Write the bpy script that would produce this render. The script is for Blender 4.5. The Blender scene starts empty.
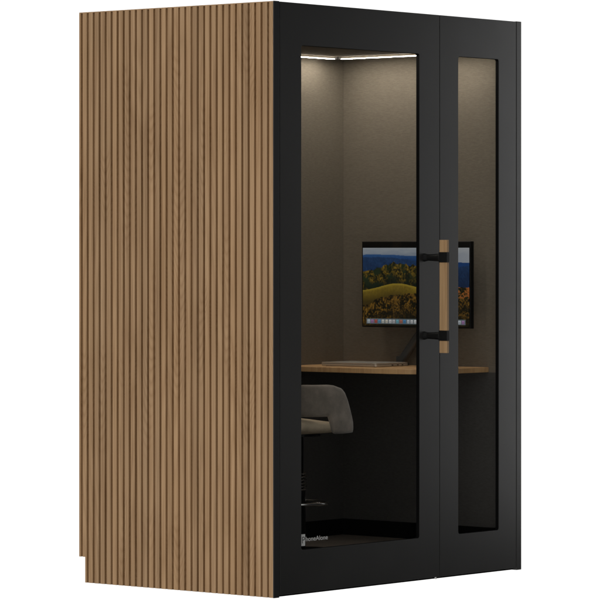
import bpy, bmesh, math, random
from mathutils import Vector, Matrix, noise
random.seed(7)
S = bpy.context.scene
COL = S.collection
R = math.radians

# ------------------------------------------------------------------ helpers
def thing(name, label, cat, loc=(0, 0, 0), rz=0, group=None):
    o = bpy.data.objects.new(name, None); COL.objects.link(o)
    o.location = loc; o.rotation_euler = (0, 0, rz)
    o.empty_display_size = .1
    o['label'] = label; o['category'] = cat
    if group: o['group'] = group
    return o

def obj(name, bm, mat, parent=None, label=None, smooth=False, bevel=0, seg=2):
    bmesh.ops.recalc_face_normals(bm, faces=bm.faces)
    me = bpy.data.meshes.new(name); bm.to_mesh(me); bm.free()
    if smooth:
        for p in me.polygons: p.use_smooth = True
    o = bpy.data.objects.new(name, me); COL.objects.link(o)
    for m in (mat if isinstance(mat, (list, tuple)) else [mat]): me.materials.append(m)
    if parent: o.parent = parent
    if label: o['label'] = label
    if bevel:
        b = o.modifiers.new('bevel', 'BEVEL'); b.width = bevel; b.segments = seg
        b.limit_method = 'ANGLE'; b.angle_limit = R(40); b.harden_normals = False
    return o

def box(bm, x0, x1, y0, y1, z0, z1, mi=0):
    v = [bm.verts.new(p) for p in ((x0,y0,z0),(x1,y0,z0),(x1,y1,z0),(x0,y1,z0),
                                   (x0,y0,z1),(x1,y0,z1),(x1,y1,z1),(x0,y1,z1))]
    for f in ((0,1,2,3),(4,5,6,7),(0,1,5,4),(1,2,6,5),(2,3,7,6),(3,0,4,7)):
        bm.faces.new([v[i] for i in f]).material_index = mi
    return v

def prism(bm, pts, axis, a, b):
    """extrude a closed 2-D outline along axis between a and b"""
    def P(u, v, w):
        return {'x': (w, u, v), 'y': (u, w, v), 'z': (u, v, w)}[axis]
    A = [bm.verts.new(P(u, v, a)) for u, v in pts]; B = [bm.verts.new(P(u, v, b)) for u, v in pts]
    n = len(pts)
    for i in range(n):
        bm.faces.new((A[i], A[(i+1) % n], B[(i+1) % n], B[i]))
    bm.faces.new(A); bm.faces.new(B)

def rrect(u0, u1, v0, v1, r, n=6):
    out = []
    for cx, cy, a0 in ((u1-r, v1-r, 0), (u0+r, v1-r, 90), (u0+r, v0+r, 180), (u1-r, v0+r, 270)):
        for k in range(n+1):
            a = R(a0+90*k/n); out.append((cx+r*math.cos(a), cy+r*math.sin(a)))
    return out

def frame_mesh(bm, o, i, r, y0, y1, n=6):
    """rectangular panel (x0,x1,z0,z1) with a rounded rectangular opening"""
    X0, X1, Z0, Z1 = o
    inner = rrect(*i, r, n)
    outer = []
    m = n+1
    corners = [(X1, Z1), (X0, Z1), (X0, Z0), (X1, Z0)]
    for k, (u, v) in enumerate(inner):
        outer.append(corners[k//m])
    rows = []
    for y in (y0, y1):
        iv = [bm.verts.new((u, y, v)) for u, v in inner]
        cv = [bm.verts.new((u, y, v)) for u, v in corners]
        rows.append((iv, cv))
        N = len(inner)
        for k in range(N):
            k2 = (k+1) % N
            c1, c2 = k//m, k2//m
            if c1 == c2: bm.faces.new((iv[k], iv[k2], cv[c1]))
            else: bm.faces.new((iv[k], iv[k2], cv[c2], cv[c1]))
    (a, ca), (b, cb) = rows
    N = len(a)
    for k in range(N): bm.faces.new((a[k], a[(k+1) % N], b[(k+1) % N], b[k]))
    for k in range(4): bm.faces.new((ca[k], ca[(k+1) % 4], cb[(k+1) % 4], cb[k]))

def lathe(bm, prof, cx, cy, n=48):
    rings = []
    for r, z in prof:
        rings.append([bm.verts.new((cx+r*math.cos(2*math.pi*k/n), cy+r*math.sin(2*math.pi*k/n), z)) for k in range(n)])
    for a, b in zip(rings, rings[1:]):
        for k in range(n): bm.faces.new((a[k], a[(k+1) % n], b[(k+1) % n], b[k]))
    bm.faces.new(rings[0]); bm.faces.new(rings[-1])

def tube(bm, pts, rad, n=12, closed=False):
    pts = [Vector(p) for p in pts]; N = len(pts); rings = []
    for i, p in enumerate(pts):
        a = pts[(i-1) % N] if (closed or i) else p
        b = pts[(i+1) % N] if (closed or i < N-1) else p
        t = (b-a).normalized()
        up = Vector((0, 0, 1)) if abs(t.z) < .95 else Vector((1, 0, 0))
        s = t.cross(up).normalized(); w = s.cross(t)
        r = rad[i] if isinstance(rad, (list, tuple)) else rad
        rings.append([bm.verts.new(p + s*r*math.cos(2*math.pi*k/n) + w*r*math.sin(2*math.pi*k/n)) for k in range(n)])
    pairs = list(zip(rings, rings[1:])) + ([(rings[-1], rings[0])] if closed else [])
    for a, b in pairs:
        for k in range(n): bm.faces.new((a[k], a[(k+1) % n], b[(k+1) % n], b[k]))
    if not closed: bm.faces.new(rings[0]); bm.faces.new(rings[-1])

def oriented_box(bm, a, b, wx, wy, side=Vector((0, 1, 0))):
    """a bar from a to b; wx thickness across, wy along side"""
    a, b = Vector(a), Vector(b); t = (b-a).normalized()
    s = (side - t*side.dot(t)).normalized(); w = t.cross(s)
    vs = []
    for p in (a, b):
        for i, j in ((-1,-1),(1,-1),(1,1),(-1,1)):
            vs.append(bm.verts.new(p + w*wx*.5*i + s*wy*.5*j))
    for f in ((0,1,2,3),(4,5,6,7),(0,1,5,4),(1,2,6,5),(2,3,7,6),(3,0,4,7)):
        bm.faces.new([vs[i] for i in f])

# ---------------------------------------------------------------- materials
def newmat(name):
    m = bpy.data.materials.new(name); m.use_nodes = True
    nt = m.node_tree; b = nt.nodes['Principled BSDF']
    return m, nt, b
def N(nt, t, **kw):
    n = nt.nodes.new(t)
    for k, v in kw.items(): setattr(n, k, v)
    return n
def math_(nt, op, a, b=None, c=None):
    n = N(nt, 'ShaderNodeMath', operation=op)
    for i, v in enumerate((a, b, c)):
        if v is None: continue
        if isinstance(v, (int, float)): n.inputs[i].default_value = v
        else: nt.links.new(v, n.inputs[i])
    return n.outputs[0]
def ramp(nt, fac, stops):
    n = N(nt, 'ShaderNodeValToRGB'); e = n.color_ramp.elements
    while len(e) < len(stops): e.new(.5)
    for el, (p, c) in zip(e, stops): el.position = p; el.color = (*c, 1)
    nt.links.new(fac, n.inputs[0]); return n.outputs[0]
def mixc(nt, fac, a, b, mode='MIX'):
    n = N(nt, 'ShaderNodeMix', data_type='RGBA', blend_type=mode)
    for s, v in ((n.inputs[0], fac), (n.inputs[6], a), (n.inputs[7], b)):
        if isinstance(v, (int, float)): s.default_value = v
        elif isinstance(v, tuple): s.default_value = (*v, 1)
        else: nt.links.new(v, s)
    return n.outputs[2]
def noise_(nt, vec, scale, detail=3, rough=.5, dist=0):
    n = N(nt, 'ShaderNodeTexNoise'); nt.links.new(vec, n.inputs['Vector'])
    n.inputs['Scale'].default_value = scale; n.inputs['Detail'].default_value = detail
    n.inputs['Roughness'].default_value = rough; n.inputs['Distortion'].default_value = dist
    return n.outputs['Fac']
def mapping(nt, scale, loc=(0,0,0)):
    tc = N(nt, 'ShaderNodeTexCoord'); mp = N(nt, 'ShaderNodeMapping')
    mp.inputs['Scale'].default_value = scale; mp.inputs['Location'].default_value = loc
    nt.links.new(tc.outputs['Object'], mp.inputs[0]); return mp.outputs[0], tc
def bump(nt, b, h, strength, dist=.001):
    n = N(nt, 'ShaderNodeBump'); n.inputs['Strength'].default_value = strength
    n.inputs['Distance'].default_value = dist
    nt.links.new(h, n.inputs['Height']); nt.links.new(n.outputs[0], b.inputs['Normal'])

def wood(name, base, dark, light, rings=26, sy=3.2, sz=.42, across='y', rough=.55, pitch=None, contrast=1.0):
    """plain-sawn oak: long growth-ring contours, fine pores, board-to-board variation"""
    m, nt, b = newmat(name)
    sc = {'y': (sy, sy, sz), 'x': (sz, sy, sz)}[across]
    v, tc = mapping(nt, sc)
    warp = noise_(nt, v, 1.0, 2, .45)
    ph = math_(nt, 'MULTIPLY', warp, rings)
    tri = math_(nt, 'PINGPONG', ph, .5)
    band = math_(nt, 'POWER', math_(nt, 'MULTIPLY', tri, 2.0), 1.6)
    if pitch:      # cathedral figure running across neighbouring slats
        sp = N(nt, 'ShaderNodeSeparateXYZ'); nt.links.new(tc.outputs['Object'], sp.inputs[0])
        wv, _ = mapping(nt, (1, 3.5, 1.1), (7, 2, 3)); wob = noise_(nt, wv, 1.0, 3, .5)
        yy = math_(nt, 'DIVIDE', math_(nt, 'MULTIPLY_ADD', wob, .16, sp.outputs[1]), .125)
        cell = math_(nt, 'FLOOR', yy); fr = math_(nt, 'SUBTRACT', math_(nt, 'SUBTRACT', yy, cell), .5)
        cw = N(nt, 'ShaderNodeTexWhiteNoise', noise_dimensions='1D'); nt.links.new(cell, cw.inputs['W'])
        y2 = math_(nt, 'MULTIPLY', fr, fr); y4 = math_(nt, 'MULTIPLY', y2, y2)
        ph2 = math_(nt, 'ADD', math_(nt, 'MULTIPLY_ADD', sp.outputs[2], 22.0, math_(nt, 'MULTIPLY', y2, -34.0)), math_(nt, 'MULTIPLY', y4, -90.0))
        ph2 = math_(nt, 'ADD', ph2, math_(nt, 'MULTIPLY', wob, 5.0))
        b2 = math_(nt, 'POWER', math_(nt, 'MULTIPLY', math_(nt, 'PINGPONG', ph2, .5), 2.0), 1.8)
        mv, _ = mapping(nt, (1, 5, 1.6), (1, 8, 4)); mk = noise_(nt, mv, 1.0, 1, .5)
        mr = N(nt, 'ShaderNodeMapRange', interpolation_type='SMOOTHSTEP'); nt.links.new(mk, mr.inputs[0])
        mr.inputs[1].default_value = .47; mr.inputs[2].default_value = .58
        cathedral = math_(nt, 'MULTIPLY', b2, mr.outputs[0])
    fv, _ = mapping(nt, {'y': (260, 260, 5), 'x': (5, 260, 260)}[across])
    pores = noise_(nt, fv, 1.0, 3, .6)
    sv, _ = mapping(nt, {'y': (60, 95, 1.3), 'x': (1.3, 95, 60)}[across], (2, 5, 1)); streak = noise_(nt, sv, 1.0, 3, .6)
    bv, _ = mapping(nt, {'y': (1.7, 9, .5), 'x': (.5, 9, 1.7)}[across], (3, 1, 5))
    broad = noise_(nt, bv, 1.0, 2, .5)
    c = mixc(nt, math_(nt, 'MULTIPLY', band, .55*contrast), base, dark)
    c = mixc(nt, math_(nt, 'MULTIPLY', math_(nt, 'SUBTRACT', broad, .3), .9), c, light)
    c = mixc(nt, ramp(nt, streak, [(.45, (0,0,0)), (.75, (.55,.55,.55))]), c, dark)
    c = mixc(nt, ramp(nt, streak, [(.25, (.5,.5,.5)), (.45, (0,0,0))]), c, light)
    if pitch: c = mixc(nt, math_(nt, 'MULTIPLY', cathedral, .36), c, dark)
    pf = ramp(nt, pores, [(.30, (1,1,1)), (.48, (0,0,0))])
    c = mixc(nt, math_(nt, 'MULTIPLY', pf, .35), c, tuple(k*.62 for k in dark))
    if pitch:      # every slat is its own strip of veneer
        sep = N(nt, 'ShaderNodeSeparateXYZ'); nt.links.new(tc.outputs['Object'], sep.inputs[0])
        idx = math_(nt, 'FLOOR', math_(nt, 'DIVIDE', math_(nt, 'ADD', sep.outputs[1], pitch[1]), pitch[0]))
        wn = N(nt, 'ShaderNodeTexWhiteNoise', noise_dimensions='1D'); nt.links.new(idx, wn.inputs['W'])
        g = math_(nt, 'MULTIPLY_ADD', wn.outputs[0], .22, .89)
        cc = N(nt, 'ShaderNodeCombineXYZ')
        for i in range(3): nt.links.new(g, cc.inputs[i])
        c = mixc(nt, 1.0, c, cc.outputs[0], 'MULTIPLY')
    nt.links.new(c, b.inputs['Base Color'])
    b.inputs['Roughness'].default_value = rough
    b.inputs['Specular IOR Level'].default_value = .3
    bump(nt, b, pores, .25, .0006)
    return m

def plain(name, col, rough=.5, metal=0, grain=0, gscale=900, spec=.5, var=0, vs=5, vw=.5):
    m, nt, b = newmat(name)
    b.inputs['Base Color'].default_value = (*col, 1); b.inputs['Roughness'].default_value = rough
    b.inputs['Metallic'].default_value = metal; b.inputs['Specular IOR Level'].default_value = spec
    if grain or var:
        v, _ = mapping(nt, (1,1,1)); n = noise_(nt, v, gscale, 2, .6)
        if grain: bump(nt, b, n, grain, .0006)
        if var:
            n2 = noise_(nt, v, vs, 4, .6)
            f = math_(nt, 'ADD', math_(nt, 'MULTIPLY', n, 1-vw), math_(nt, 'MULTIPLY', n2, vw))
            c = ramp(nt, f, [(.3, tuple(k*(1-var) for k in col)), (.7, tuple(k*(1+var) for k in col))])
            nt.links.new(c, b.inputs['Base Color'])
            r = math_(nt, 'MULTIPLY_ADD', n2, .16, rough-.08); nt.links.new(r, b.inputs['Roughness'])
    return m

def felt(name, col):
    m, nt, b = newmat(name)
    v, _ = mapping(nt, (55, 55, 400)); n1 = noise_(nt, v, 1, 3, .65)
    v2, _ = mapping(nt, (500, 500, 700)); n2 = noise_(nt, v2, 1, 2, .6)
    v3, _ = mapping(nt, (2, 2, 2)); n3 = noise_(nt, v3, 1, 2, .5)
    f = math_(nt, 'ADD', math_(nt, 'MULTIPLY', n1, .55), math_(nt, 'ADD', math_(nt, 'MULTIPLY', n2, .3), math_(nt, 'MULTIPLY', n3, .15)))
    c = ramp(nt, f, [(.30, tuple(k*.74 for k in col)), (.70, tuple(k*1.22 for k in col))])
    nt.links.new(c, b.inputs['Base Color'])
    b.inputs['Roughness'].default_value = .95; b.inputs['Specular IOR Level'].default_value = .1
    bump(nt, b, f, .35, .001)
    return m

PITCH, FIRST = .03147, .0281        # slat pitch and the centre of the first groove
M = {}
M['oak'] = wood('oak_slats', (.338, .204, .100), (.160, .076, .022), (.400, .260, .142), rings=22, sy=5.5, sz=.40, contrast=.6,  pitch=(PITCH, PITCH-FIRST))
M['oak_desk'] = wood('oak_desk', (.72, .435, .205), (.52, .27, .115), (.78, .51, .27), rings=18, across='y', sy=3, sz=2, contrast=.7)
M['oak_handle'] = wood('oak_handle', (.43, .27, .135), (.27, .15, .065), (.49, .32, .17), rings=14, sy=14, sz=.8, contrast=.8)
M['black'] = plain('black_powder_coat', (.0195, .0190, .0178), .5, grain=.35, gscale=520, spec=.5, var=.26, vw=.35)
M['edge'] = plain('black_edge_trim', (.017, .0175, .019), .5, spec=.4)
M['shade'] = plain('matt_black', (.004, .004, .004), .8, spec=.05)
M['black_gloss'] = plain('black_plastic', (.005, .005, .005), .42, spec=.35)
M['felt'] = felt('taupe_felt', (.185, .157, .122))
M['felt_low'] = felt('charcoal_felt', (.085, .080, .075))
M['carpet'] = plain('brown_carpet', (.16, .135, .115), .95, grain=1, gscale=420, spec=.1, var=.25)
M['fabric'] = plain('grey_velvet', (.27, .228, .188), .9, grain=.8, gscale=450, spec=.2, var=.36, vs=16, vw=.85)
M['fabric'].node_tree.nodes['Principled BSDF'].inputs['Sheen Weight'].default_value = .35
M['cushion'] = plain('beige_seat_fabric', (.66, .54, .39), .9, grain=.6, gscale=700, spec=.2, var=.2, vs=18, vw=.8)
M['alu'] = plain('brushed_aluminium', (.60, .55, .49), .45, metal=.55)
M['alu_edge'] = plain('aluminium_edge', (.75, .70, .62), .25, metal=1)
M['steel'] = plain('chrome_steel', (.6, .6, .6), .22, metal=1)
M['armgrey'] = plain('arm_grey', (.055, .055, .055), .4)
M['connector'] = plain('bronze_connector', (.018, .015, .012), .7)
M['white'] = plain('white_print', (.80, .80, .78), .5)
M['ink'] = plain('dark_print', (.06, .06, .06), .6)

def glass():
    m, nt, b = newmat('clear_glass')
    nt.nodes.remove(b); out = nt.nodes['Material Output']
    tr = N(nt, 'ShaderNodeBsdfTransparent'); tr.inputs[0].default_value = (.93, .935, .93, 1)
    gl = N(nt, 'ShaderNodeBsdfGlossy'); gl.inputs['Roughness'].default_value = .03
    mx = N(nt, 'ShaderNodeMixShader'); mx.inputs[0].default_value = .008
    nt.links.new(tr.outputs[0], mx.inputs[1]); nt.links.new(gl.outputs[0], mx.inputs[2])
    nt.links.new(mx.outputs[0], out.inputs[0]); return m
M['glass'] = glass()
def emis(name, col, s):
    m, nt, b = newmat(name)
    b.inputs['Base Color'].default_value = (.8, .8, .8, 1)
    b.inputs['Emission Color'].default_value = (*col, 1); b.inputs['Emission Strength'].default_value = s
    return m
M['led'] = emis('led_diffuser', (1, .945, .865), 44.0)

# ------------------------------------------------------------------ the booth
W, D, H = 1.537, .9854, 2.20
IX0, IX1, IY1 = .055, 1.480, .876          # inner faces of the walls
FZ, CZ = .100, 2.078                       # floor and ceiling levels inside
NS, NZ = .0318, .0997                      # rear notch of the side
booth = thing('phone_booth', 'office phone booth with oak slatted side and black glazed front, lit inside', 'phone booth')

# slatted side: one continuous routed panel, grooves cut in
bm = bmesh.new()
gw, gd = .0092, .0104
xb, back = .0125, D
cents = [FIRST + PITCH*k for k in range(31)]
prof = [(.004, 0)]
for c in cents:
    a, b_ = c-gw/2, c+gw/2
    prof += [(a-.0012, 0), (a, .0012), (a+.0004, gd), (b_-.0004, gd), (b_, .0012), (b_+.0012, 0)]
prof.append((back, 0))
def strip(z0, z1, pr):
    f = [(y, x) for y, x in pr]
    A = [bm.verts.new((x, y, z0)) for y, x in f]; B = [bm.verts.new((x, y, z1)) for y, x in f]
    A2 = [bm.verts.new((xb, y, z0)) for y, x in f]; B2 = [bm.verts.new((xb, y, z1)) for y, x in f]
    n = len(f)
    for i in range(n-1):
        bm.faces.new((A[i], A[i+1], B[i+1], B[i])); bm.faces.new((A2[i], A2[i+1], B2[i+1], B2[i]))
        bm.faces.new((A[i], A[i+1], A2[i+1], A2[i])); bm.faces.new((B[i], B[i+1], B2[i+1], B2[i]))
    for q in (0, n-1): bm.faces.new((A[q], B[q], B2[q], A2[q]))
strip(NZ, H-.0045, prof)
box(bm, .0004, xb, .004, back, H-.0045, H-.001)
low = [p for p in prof if p[0] < back-NS-.0005] + [(back-NS, 0)]
strip(.001, NZ, low)
obj('slatted_cladding', bm, M['oak'], booth, 'vertical grooved oak slats with routed dark grooves')

def walls():
    bm = bmesh.new()                        # left wall core with the rear notch
    prism(bm, [(.034, .0), (D-NS-.001, .0), (D-NS-.001, NZ+.002), (D-.001, NZ+.002), (D-.001, H-.002), (.034, H-.002)], 'x', .0127, IX0-.005)
    obj('side_wall', bm, M['black'], booth)
    bm = bmesh.new(); prism(bm, [(.034, 0), (D-NS-.001, 0), (D-NS-.001, NZ+.002), (D-.001, NZ+.002), (D-.001, H-.002), (.034, H-.002)], 'x', IX1+.005, W-.001)
    obj('side_wall', bm, M['black'], booth, bevel=.002)
    bm = bmesh.new(); box(bm, IX0-.004, IX1+.004, IY1+.005, D-NS-.003, .001, H-.003); box(bm, IX0-.004, IX1+.004, D-NS-.003, D-.002, NZ+.003, H-.003)
    obj('back_wall', bm, M['black'], booth)
    bm = bmesh.new(); box(bm, IX0-.004, IX1+.004, .0345, IY1+.004, CZ+.005, H-.0025)
    obj('roof', bm, M['black'], booth)
    bm = bmesh.new(); box(bm, IX0-.004, IX1+.004, .0345, IY1+.004, .0015, FZ-.006)
    obj('base', bm, M['black'], booth)
    # front frame: two corner posts, a head rail and a kick rail behind the doors
    for x0, x1 in ((0, .0325), (1.5045, W)):
        bm = bmesh.new()
        if x0 == 0: prism(bm, [(0, 0), (.0325, 0), (.0325, .0335), (.0128, .0335), (.0128, .0038), (0, .0038)], 'z', 0, H)
        else: box(bm, x0, x1, 0, .0335, 0, H)
        obj('corner_post', bm, M['edge'] if x0 == 0 else M['black'], booth, bevel=.0015)
    for a, b in ((.001, .16), (2.052, H-.0015)):
        bm = bmesh.new(); box(bm, .0327, 1.5043, .019, .0335, a, b); obj('front_rail', bm, M['shade'], booth)
walls()
# felt linings
for nm, b_, mt in (
    ('wall_lining', (IX0-.004, IX0, .034, IY1, FZ-.005, CZ+.004), M['felt']),
    ('wall_lining', (IX1, IX1+.004, .034, IY1, FZ-.005, CZ+.004), M['felt']),
    ('wall_lining', (IX0+.0005, IX1-.0005, IY1, IY1+.004, FZ-.005, CZ+.004), M['felt']),
    ('ceiling_lining', (IX0+.0005, IX1-.0005, .0345, IY1-.0005, CZ, CZ+.004), M['felt']),
    ('carpet', (IX0+.0005, IX1-.0005, .0345, IY1-.0005, FZ-.005, FZ), M['carpet'])):
    bm = bmesh.new(); box(bm, *b_); obj(nm, bm, mt, booth)
# dark lower lining, below desk height
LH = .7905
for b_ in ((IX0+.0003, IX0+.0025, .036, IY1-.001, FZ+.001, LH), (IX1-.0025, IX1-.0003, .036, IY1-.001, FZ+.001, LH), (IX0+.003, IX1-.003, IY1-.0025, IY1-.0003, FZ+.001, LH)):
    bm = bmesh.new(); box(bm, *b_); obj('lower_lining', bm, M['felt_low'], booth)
# the skirting
bm = bmesh.new()
SK = .167
box(bm, IX0+.001, IX1-.012, IY1-.010, IY1-.003, FZ+.0015, SK)
box(bm, IX1-.010, IX1-.003, .037, IY1-.001, FZ+.0005, SK)
box(bm, IX0+.003, IX0+.010, .036, IY1-.012, FZ+.0005, SK)
obj('skirting', bm, M['shade'], booth, bevel=.002)

# LED strips under the ceiling, set off the walls, facing down
LZ0, LZ1 = 2.0688, 2.0700
LX, LY = IX1-.126, IY1-.070
def led(x0, x1, y0, y1, label=None):
    bm = bmesh.new(); box(bm, x0+.0015, x1-.0015, y0+.0015, y1-.0015, LZ1+.0001, CZ-.0003)
    ch_ = obj('light_channel', bm, M['felt'], booth)
    bm = bmesh.new(); box(bm, x0, x1, y0, y1, LZ0, LZ1); obj('led_strip', bm, M['led'], ch_, label)
led(IX0+.10, LX-.028, LY-.010, LY+.010, 'warm white light strip along the back wall')
led(LX-.010, LX+.010,   .08, LY-.028, 'warm white light strip along the right wall')
led(.62, .96, .075, .095)  # unseen short strip near the front, added and sized to brighten the inner walls
bm = bmesh.new(); box(bm, LX-.0265, LX+.0125, LY-.0265, LY+.0125, LZ0-.0025, CZ-.0005)
obj('strip_connector', bm, M['connector'], booth, bevel=.002)

# doors
DT = .016
Z0, Z1 = .009, H-.0015
OZ0, OZ1 = .167, 2.043
def door(name, x0, x1, a, b, label):
    bm = bmesh.new(); frame_mesh(bm, (x0, x1, Z0, Z1), (a, b, OZ0, OZ1), .010, 0, DT)
    d = obj(name, bm, M['black'], booth, label, bevel=.0006)
    bm = bmesh.new(); frame_mesh(bm, (a-.002, b+.002, OZ0-.002, OZ1+.002), (a+.0012, b-.0012, OZ0+.0012, OZ1-.0012), .009, .0012, DT-.001)
    obj('gasket', bm, M['shade'], d)
    bm = bmesh.new(); box(bm, a-.03, b+.03, DT+.0005, DT+.0025, OZ0-.005, OZ1+.008)
    obj('glass_pane', bm, M['glass'], d)
    return d
d1 = door('door', .0365, .9975, .1578, .8714, 'wide black framed glass door with oak pull handle')
d2 = door('side_panel', 1.0015, 1.5005, 1.1188, 1.3845, 'narrow black framed glass panel beside the door')
# pull handle on the wide door
hx, hy0, hy1 = .9, -.117, -.080
bm = bmesh.new(); box(bm, hx-.0065, hx+.0065, hy0, hy1, .885, 1.3215)
obj('handle_bar', bm, M['oak_handle'], d1, bevel=.0015)
for zc in (1.2545, .9520):
    bm = bmesh.new()
    box(bm, hx-.0085, hx+.0085, hy0-.002, hy1+.0025, zc-.020, zc+.020)
    n = 28; prev = None
    pr = [(.0165, -.0003), (.0155, -.006), (.0125, -.018), (.0135, -.045), (.0155, hy1+.002)]
    for r, y in pr:
        ring = [bm.verts.new((hx+r*.62*math.cos(2*math.pi*k/n), y, zc-.001+r*math.sin(2*math.pi*k/n))) for k in range(n)]
        if prev:
            for k in range(n): bm.faces.new((prev[k], prev[(k+1) % n], ring[(k+1) % n], ring[k]))
        else: bm.faces.new(ring)
        prev = ring
    bm.faces.new(prev)
    obj('handle_bracket', bm, M['black_gloss'], d1, bevel=.001)
# pivot pin under the door
bm = bmesh.new(); lathe(bm, [(.004, .0005), (.004, .0088)], .984, .008, 16); obj('pivot_pin', bm, M['white'], booth)

# decal on the glass
def text_mesh(body, size):
    cu = bpy.data.curves.new('t', 'FONT'); cu.body = body; cu.size = size; cu.extrude = .00012
    o = bpy.data.objects.new('t', cu); COL.objects.link(o)
    dg = bpy.context.evaluated_depsgraph_get()
    me = bpy.data.meshes.new_from_object(o.evaluated_get(dg)); bpy.data.objects.remove(o)
    return me
def put_text(name, body, size, x, y, z, mat, parent, sx=1):
    me = text_mesh(body, size)
    me.transform(Matrix.Translation((x, y, z)) @ Matrix.Rotation(R(90), 4, 'X') @ Matrix.Diagonal((sx, 1, 1, 1)))
    me.materials.clear(); me.materials.append(mat)
    o = bpy.data.objects.new(name, me); COL.objects.link(o); o.parent = parent; return o
bm = bmesh.new(); box(bm, .150, .1985, DT-.0006, DT, .1800, .2235)
obj('logo_plate', bm, M['white'], d1, 'white square with a dark letter P')
put_text('letter', 'P', .036, .1785, DT-.0009, .190, M['ink'], d1)
put_text('lettering', 'honeAlone', .0245, .2010, DT-.0009, .1965, M['white'], d1, sx=1.20)

# desk top
bm = bmesh.new()
DZ0, DZ1, dx, dy, r = .791, .8115, 1.056, .120, .17
pts = [(dx, IY1-.001)]
for k in range(17):
    a = R(180+90*k/16); pts.append((dx+r+r*math.cos(a), dy+r+r*math.sin(a)))
pts += [(IX1-.001, dy), (IX1-.001, IY1-.001)]
prism(bm, pts, 'z', DZ0, DZ1)
obj('desk_top', bm, M['oak_desk'], booth, 'light oak desk top with a rounded corner', bevel=.0018)
bm = bmesh.new(); tube(bm, [(1.10, .80, .7905), (1.10, .80, .772), (1.10, .788, .768)], .003, 8); obj('cable_hook', bm, M['steel'], booth)

# ------------------------------------------------------------------ monitor
mon = thing('monitor', 'black monitor on an arm showing autumn hills above the oak desk', 'monitor', (1.36, .401, .8115))
mx, my0, my1, mz0, mz1 = 1.360, .1215, .680, .968, 1.318
off = Vector((-1.36, -.401, -.8115))
def sh(bm):
    for v in bm.verts: v.co += off
    return bm
bm = bmesh.new(); box(bm, mx, mx+.022, my0, my1, mz0, mz1); obj('housing', sh(bm), M['black_gloss'], mon, bevel=.002)
# the picture on the screen, computed point by point
def fb(x, y, s, o=3, seed=0.):
    return noise.fractal(Vector((x*s, y*s, seed)), .9, 2.0, o)*.5+.5
def lerp(a, b, t): t = max(0, min(1, t)); return tuple(p+(q-p)*t for p, q in zip(a, b))
def picture(u, v):       # u left->right, v bottom->top ; linear colours
    sky = lerp((.16, .19, .24), (.27, .29, .31), (v-.90)/.1+.6*(fb(u*2, v*6, 4, 3, 11.)-.5)); sky = lerp(sky, (.36, .36, .36), max(0, u-.6)*1.2)
    h1 = .905 + .012*math.sin(u*9) + .02*(fb(u, 0, 7)-.5)
    h2 = .85 + .03*math.sin(u*5+1)+.02*(fb(u, 1, 9)-.5)
    h3 = .70 + .10*math.exp(-((u-.30)/.16)**2) + .07*math.exp(-((u-.62)/.2)**2) - .05*max(0, u-.8)*3 + .05*(fb(u, 2, 26, 4)-.5)
    h4 = .445 + .10*math.exp(-((u-.33)/.22)**2) + .05*max(0, u-.45) + .006*(fb(u, 3, 30)-.5)
    if u > .78:
        k = min(1, (u-.78)/.07); h1 -= .10*k; h2 -= .07*k; h3 = h3*(1-k)+k*(.50+.03*(fb(u, 2, 26, 4)-.5)); h4 -= .22*k
    h5 = .36 + .06*math.exp(-((u-.5)/.25)**2)+.05*(fb(u, 4, 20, 4)-.5) - .10*math.exp(-((u-.02)/.1)**2)
    n = fb(u*1.6, v*.8, 46, 5, 5.)*.55 + fb(u*1.6, v, 11, 2, 3.)*.45; n2 = fb(u*1.6, v, 7, 3, 8.)
    c = sky
    if v < h1: c = lerp((.008, .035, .12), (.025, .075, .19), (v-.84)/.08+.8*(n-.5))
    if v < h2: c = lerp((.006, .016, .045), (.014, .040, .105), n*1.3-.1+(v-.8)*2)
    if v < h3:
        c = lerp((.006, .008, .003), (.20, .120, .012), (n-.44)*3.0)
        c = lerp(c, (.012, .020, .008), (n2-.45)*4)
        if u > .86: c = lerp(c, (.28, .085, .02), (n-.44)*5)
        c = lerp(c, (.004, .007, .004), (h3-v-.12)*6)
    if v < h4:
        c = lerp((.09, .062, .008), (.22, .145, .014), n)
        c = lerp((.26, .18, .02), c, (h4-v)*30)
        c = lerp(c, (.040, .026, .005), (h4-v-.03)*6 + (.5-u)*.5)
    if v < h5:
        c = lerp((.007, .006, .002), (.21, .105, .014), (n-.46)*3.0)
        c = lerp(c, (.008, .007, .003), (h5-v-.12)*4.0)
    return c
cols_i = [(.6,.65,.7),(.15,.35,.6),(.5,.5,.52),(.75,.75,.75),(.5,.2,.15),(.2,.45,.25),(.7,.7,.72),(.45,.25,.5),(.7,.7,.65),(.12,.4,.2),(.6,.6,.62),(.65,.3,.1),(.1,.3,.55),(.8,.8,.8),(.55,.12,.1),(.3,.3,.6),(.75,.7,.6),(.2,.5,.6),(.7,.7,.7),(.6,.65,.7)]
def icons(u, v):
    if not (.026 < v < .092 and .035 < u < .965): return None
    t = (u-.04)/.92*27; i = int(math.floor(t)); f = t-i
    if 0 <= i < 27 and .13 < f < .87 and .034 < v < .080: return tuple(k*(.40+.35*(v-.034)/.046)*(.75 if (abs(f-.5) < .16 and abs(v-.057) < .011) else 1) for k in cols_i[(i*7+i//5) % 20])
    return (.10, .12, .13)
bm = bmesh.new(); nu, nv = 420, 220
sy0, sy1, sz0, sz1 = my0+.006, my1-.006, mz0+.006, mz1-.026
g = [[bm.verts.new((mx-.0012, sy1+(sy0-sy1)*i/nu, sz0+(sz1-sz0)*j/nv)) for j in range(nv+1)] for i in range(nu+1)]
for i in range(nu):
    for j in range(nv): bm.faces.new((g[i][j], g[i+1][j], g[i+1][j+1], g[i][j+1]))
sh(bm)
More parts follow.
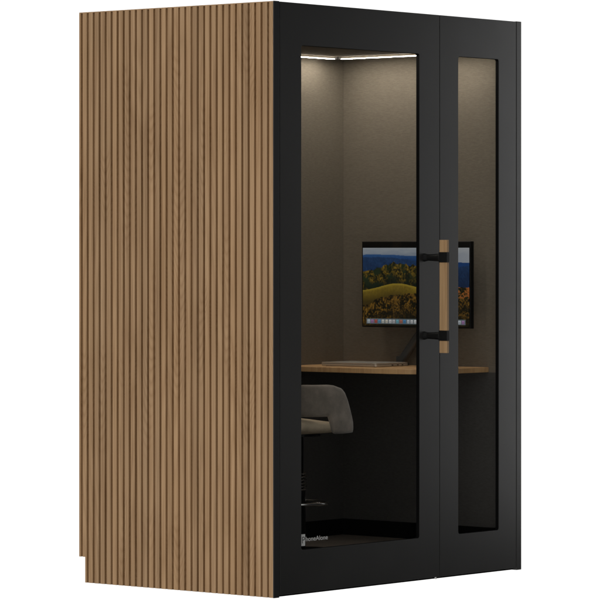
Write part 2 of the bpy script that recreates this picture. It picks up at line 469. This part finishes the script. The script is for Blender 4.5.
def screen_mat():
    m, nt, b = newmat('lit_screen')
    at = N(nt, 'ShaderNodeVertexColor'); at.layer_name = 'picture'
    b.inputs['Base Color'].default_value = (.01, .01, .01, 1); b.inputs['Roughness'].default_value = .6
    b.inputs['Specular IOR Level'].default_value = .05
    nt.links.new(at.outputs[0], b.inputs['Emission Color']); b.inputs['Emission Strength'].default_value = .72
    return m
scr = obj('screen', bm, screen_mat(), mon)
at = scr.data.color_attributes.new('picture', 'FLOAT_COLOR', 'POINT')
for i in range(nu+1):
    for j in range(nv+1):
        u, v = i/nu, j/nv
        c = icons(u, v) or picture(u, v)
        at.data[i*(nv+1)+j].color = (*c, 1)
# arm
bm = bmesh.new()
oriented_box(bm, (1.415, .520, .826), (1.415, .385, .985), .034, .032, Vector((1, 0, 0)))
obj('lower_arm', sh(bm), M['armgrey'], mon, bevel=.012, seg=4)
bm = bmesh.new(); oriented_box(bm, (1.415, .385, .975), (1.415, .40, 1.14), .034, .030, Vector((1, 0, 0))); box(bm, 1.3825, 1.420, .34, .46, 1.085, 1.20)
obj('upper_arm', sh(bm), M['black_gloss'], mon, bevel=.006, seg=3)
bm = bmesh.new(); box(bm, 1.375, 1.455, (.505), .575, .8117, .822); box(bm, 1.40, 1.43, .505, .535, .822, .85); obj('clamp', sh(bm), M['armgrey'], mon, bevel=.004)

# ------------------------------------------------------------------- laptop
lx0, lx1, ly0, ly1, lz = 1.172, 1.385, .455, .745, .8117
lap = thing('laptop', 'closed silver laptop lying on the oak desk', 'laptop', ((lx0+lx1)/2, (ly0+ly1)/2, lz))
lo = -Vector(((lx0+lx1)/2, (ly0+ly1)/2, lz))
bm = bmesh.new(); prism(bm, rrect(lx0, lx1, ly0, ly1, .012), 'z', lz+.0015, lz+.0105)
for v in bm.verts: v.co += lo
base = obj('base', bm, M['alu'], lap, bevel=.0015, smooth=False)
bm = bmesh.new(); prism(bm, rrect(lx0+.0004, lx1, ly0+.0004, ly1, .012), 'z', lz+.0113, lz+.0158)
for v in bm.verts: v.co += lo
obj('lid', bm, M['alu'], lap, bevel=.0014)
for a in (.10, .135, .165):
    bm = bmesh.new(); box(bm, lx0+a, lx0+a+.011, ly0-.0004, ly0+.002, lz+.0045, lz+.0078)
    for v in bm.verts: v.co += lo
    obj('port', bm, M['shade'], base)
for px, py in ((lx0+.02, ly0+.02), (lx1-.02, ly0+.02), (lx0+.02, ly1-.02), (lx1-.02, ly1-.02)): 
    bm = bmesh.new(); lathe(bm, [(.006, lz), (.006, lz+.0014)], px, py, 12)
    for v in bm.verts: v.co += lo
    obj('rubber_foot', bm, M['shade'], lap)

# -------------------------------------------------------------------- chair
CX, CY = .70, .47
ch = thing('swivel_chair', 'grey upholstered low back swivel stool tucked under the desk', 'chair', (CX, CY, FZ))
def shc(bm):
    for v in bm.verts: v.co += Vector((-CX, -CY, -FZ))
    return bm
def smooth01(t): t = max(0, min(1, t)); return t*t*(3-2*t)
def interp(x, tb):
    for (a, p), (b, q) in zip(tb, tb[1:]):
        if x <= b: return p+(q-p)*(x-a)/(b-a)
    return tb[-1][1]
# wrap-around shell: U shaped in plan, open towards the desk
def plan(t):     # t in -1..1 ; super-ellipse back, straight arms
    L1 = .80
    hw, dp = .235, .225
    if abs(t) <= L1:
        a = t/L1*math.pi/2
        c, s = math.cos(a), math.sin(a)
        x = -dp*(abs(c)**.72); y = hw*math.copysign(abs(s)**.72, s)
    else:
        q = (abs(t)-L1)/(1-L1); x = q*.055; y = math.copysign(hw-.012*q*q, t)
    return x, y
nt_, nz_ = 96, 22
def shell_pt(t, q, side):
    x, y = plan(t)
    e = 1e-3; x1, y1 = plan(min(1, t+e)); x0, y0 = plan(max(-1, t-e))
    nx, ny = (y1-y0), -(x1-x0); l = math.hypot(nx, ny) or 1; nx, ny = nx/l, ny/l
    at_ = abs(t)
    top = .766 - .004*at_ - interp(at_, ((.0, 0), (.68, 0), (.73, .003), (.79, .014), (.86, .052), (.94, .115), (.985, .158), (1, .17)))
    botm = .640 - .068*smooth01((at_-.665)/.05)
    z = botm + (top-botm)*q
    lean = (z-.57)*.16*max(0, 1-at_*.55)            # the back leans outwards
    th = .015*math.sqrt(max(.02, 1-abs(2*q-1)**4))*(1 if at_ < .97 else .6)
    sgn = -1 if nx*x+ny*y < 0 else 1
    nx *= sgn; ny *= sgn
    return (CX+x-lean+nx*th*side, CY+y*(1+.10*(z-.6))+ny*th*side, z)
bm = bmesh.new()
ring = []
for i in range(nt_+1):
    t = -1+2*i/nt_
    loop = [bm.verts.new(shell_pt(t, j/nz_, 1)) for j in range(nz_+1)] + [bm.verts.new(shell_pt(t, j/nz_, -1)) for j in range(nz_, -1, -1)]
    ring.append(loop)
n = len(ring[0])
for a, b in zip(ring, ring[1:]):
    for k in range(n): bm.faces.new((a[k], a[(k+1) % n], b[(k+1) % n], b[k]))
bm.faces.new(ring[0]); bm.faces.new(ring[-1])
obj('backrest', shc(bm), M['fabric'], ch, 'curved grey velvet backrest wrapping round into low arms', smooth=True)
# seat cushion
bm = bmesh.new()
def cush(bm, hx_, hy_, z0, z1, e=5, cx=CX+.015):
    nu_, nv_ = 64, 20; rows = []
    for j in range(nv_+1):
        b_ = -math.pi/2+math.pi*j/nv_; cb, sb = math.cos(b_), math.sin(b_)
        rr = abs(cb)**.45; zz = (z0+z1)/2+(z1-z0)/2*math.copysign(abs(sb)**.8, sb)
        rows.append([bm.verts.new((cx+hx_*rr*math.copysign(abs(math.cos(a))**(2/e), math.cos(a)), CY+hy_*rr*math.copysign(abs(math.sin(a))**(2/e), math.sin(a)), zz)) for a in [2*math.pi*k/nu_ for k in range(nu_)]])
    for a, b in zip(rows, rows[1:]):
        for k in range(nu_): bm.faces.new((a[k], a[(k+1) % nu_], b[(k+1) % nu_], b[k]))
    bmesh.ops.remove_doubles(bm, verts=bm.verts, dist=1e-5)
cush(bm, .155, .222, .568, .642, cx=CX-.072)
for v in bm.verts:
    if v.co.z > .6: v.co.z -= max(0, v.co.x-(CX-.20))*.13*(v.co.z-.6)/.042
obj('seat', shc(bm), M['cushion'], ch, 'beige padded seat cushion', smooth=True)
bm = bmesh.new(); lathe(bm, [(.09, .555), (.09, .568)], CX, CY, 32); lathe(bm, [(.022, .34), (.022, .556)], CX, CY, 32)
lathe(bm, [(.030, .112), (.030, .34)], CX, CY, 32)
obj('column', shc(bm), M['black_gloss'], ch, smooth=False)
bm = bmesh.new()
RZ = .292
tube(bm, [(CX+.117*math.cos(2*math.pi*k/64), CY+.117*math.sin(2*math.pi*k/64), RZ) for k in range(64)], .0065, 12, closed=True)
for k in range(3):
    a = R(40+120*k); tube(bm, [(CX+.025*math.cos(a), CY+.025*math.sin(a), RZ), (CX+.117*math.cos(a), CY+.117*math.sin(a), RZ)], .005, 10)
obj('footrest', shc(bm), M['steel'], ch, smooth=True)
bm = bmesh.new()
tube(bm, [(CX+.032*math.cos(k*.55), CY+.032*math.sin(k*.55), .335+k*.0011) for k in range(72)], .0032, 8)
obj('spring', shc(bm), M['steel'], ch, smooth=True)
bm = bmesh.new(); lathe(bm, [(.155, FZ+.0005), (.158, FZ+.004), (.150, FZ+.009), (.034, FZ+.013)], CX, CY, 56)
obj('foot_disc', shc(bm), M['shade'], ch, smooth=True)

# ------------------------------------------------------------------- camera
F = Vector((.7672, .6412, 0)).normalized(); Rt = Vector((F.y, -F.x, 0))
Z = 12.92
cam = bpy.data.cameras.new('camera'); co = bpy.data.objects.new('camera', cam); COL.objects.link(co)
pos = -F*Z + Rt*.0964; pos.z = 1.271
co.location = pos
co.rotation_euler = F.to_track_quat('-Z', 'Y').to_euler()
cam.sensor_width = 36; cam.lens = 3511/600*36; cam.shift_y = -47/600
cam.clip_end = 200; cam.clip_start = .1
S.camera = co

# ------------------------------------------------------------------ lighting
w = bpy.data.worlds.new('World'); S.world = w; w.use_nodes = True
nt = w.node_tree; bg = nt.nodes['Background']
tc = N(nt, 'ShaderNodeTexCoord')
def dot(v):
    n = N(nt, 'ShaderNodeVectorMath', operation='DOT_PRODUCT'); nt.links.new(tc.outputs['Generated'], n.inputs[0])
    n.inputs[1].default_value = v; return n.outputs['Value']
def sstep(val, a, b, lo, hi):
    n = N(nt, 'ShaderNodeMapRange', interpolation_type='SMOOTHSTEP'); nt.links.new(val, n.inputs[0])
    for i, q in zip((1, 2, 3, 4), (a, b, lo, hi)): n.inputs[i].default_value = q
    return n.outputs[0]
back_ = sstep(dot((F.x, F.y, 0)), .62, .80, 0, 1.15)      # white studio sweep behind the booth
left_ = sstep(dot((-1, .10, .2)), .15, .80, .02, 1.22)       # big soft light on the slatted side
s = math_(nt, 'MAXIMUM', back_, left_)
nt.links.new(s, bg.inputs['Strength']); bg.inputs[0].default_value = (1, .995, .985, 1)

def area(name, loc, target, size, power, col=(1,1,1), sy=None):
    l = bpy.data.lights.new(name, 'AREA'); l.energy = power; l.size = size; l.color = col
    if sy: l.shape = 'RECTANGLE'; l.size_y = sy
    o = bpy.data.objects.new(name, l); COL.objects.link(o); o.location = loc
    o.rotation_euler = (Vector(target)-Vector(loc)).to_track_quat('-Z', 'Y').to_euler()
    return o
area('soft_box', (2.62, -.385, 1.30), (1.3, 0, 1.2), .65, 11.0, sy=2.4)

v = S.view_settings; S.display_settings.display_device = 'sRGB'
v.view_transform = 'Standard'; v.look = 'None'; v.exposure = 0; v.gamma = 1
S.render.engine = 'CYCLES'
S.cycles.max_bounces = 10; S.cycles.transparent_max_bounces = 12
S.cycles.sample_clamp_indirect = 4
S.render.resolution_x = S.render.resolution_y = 1024
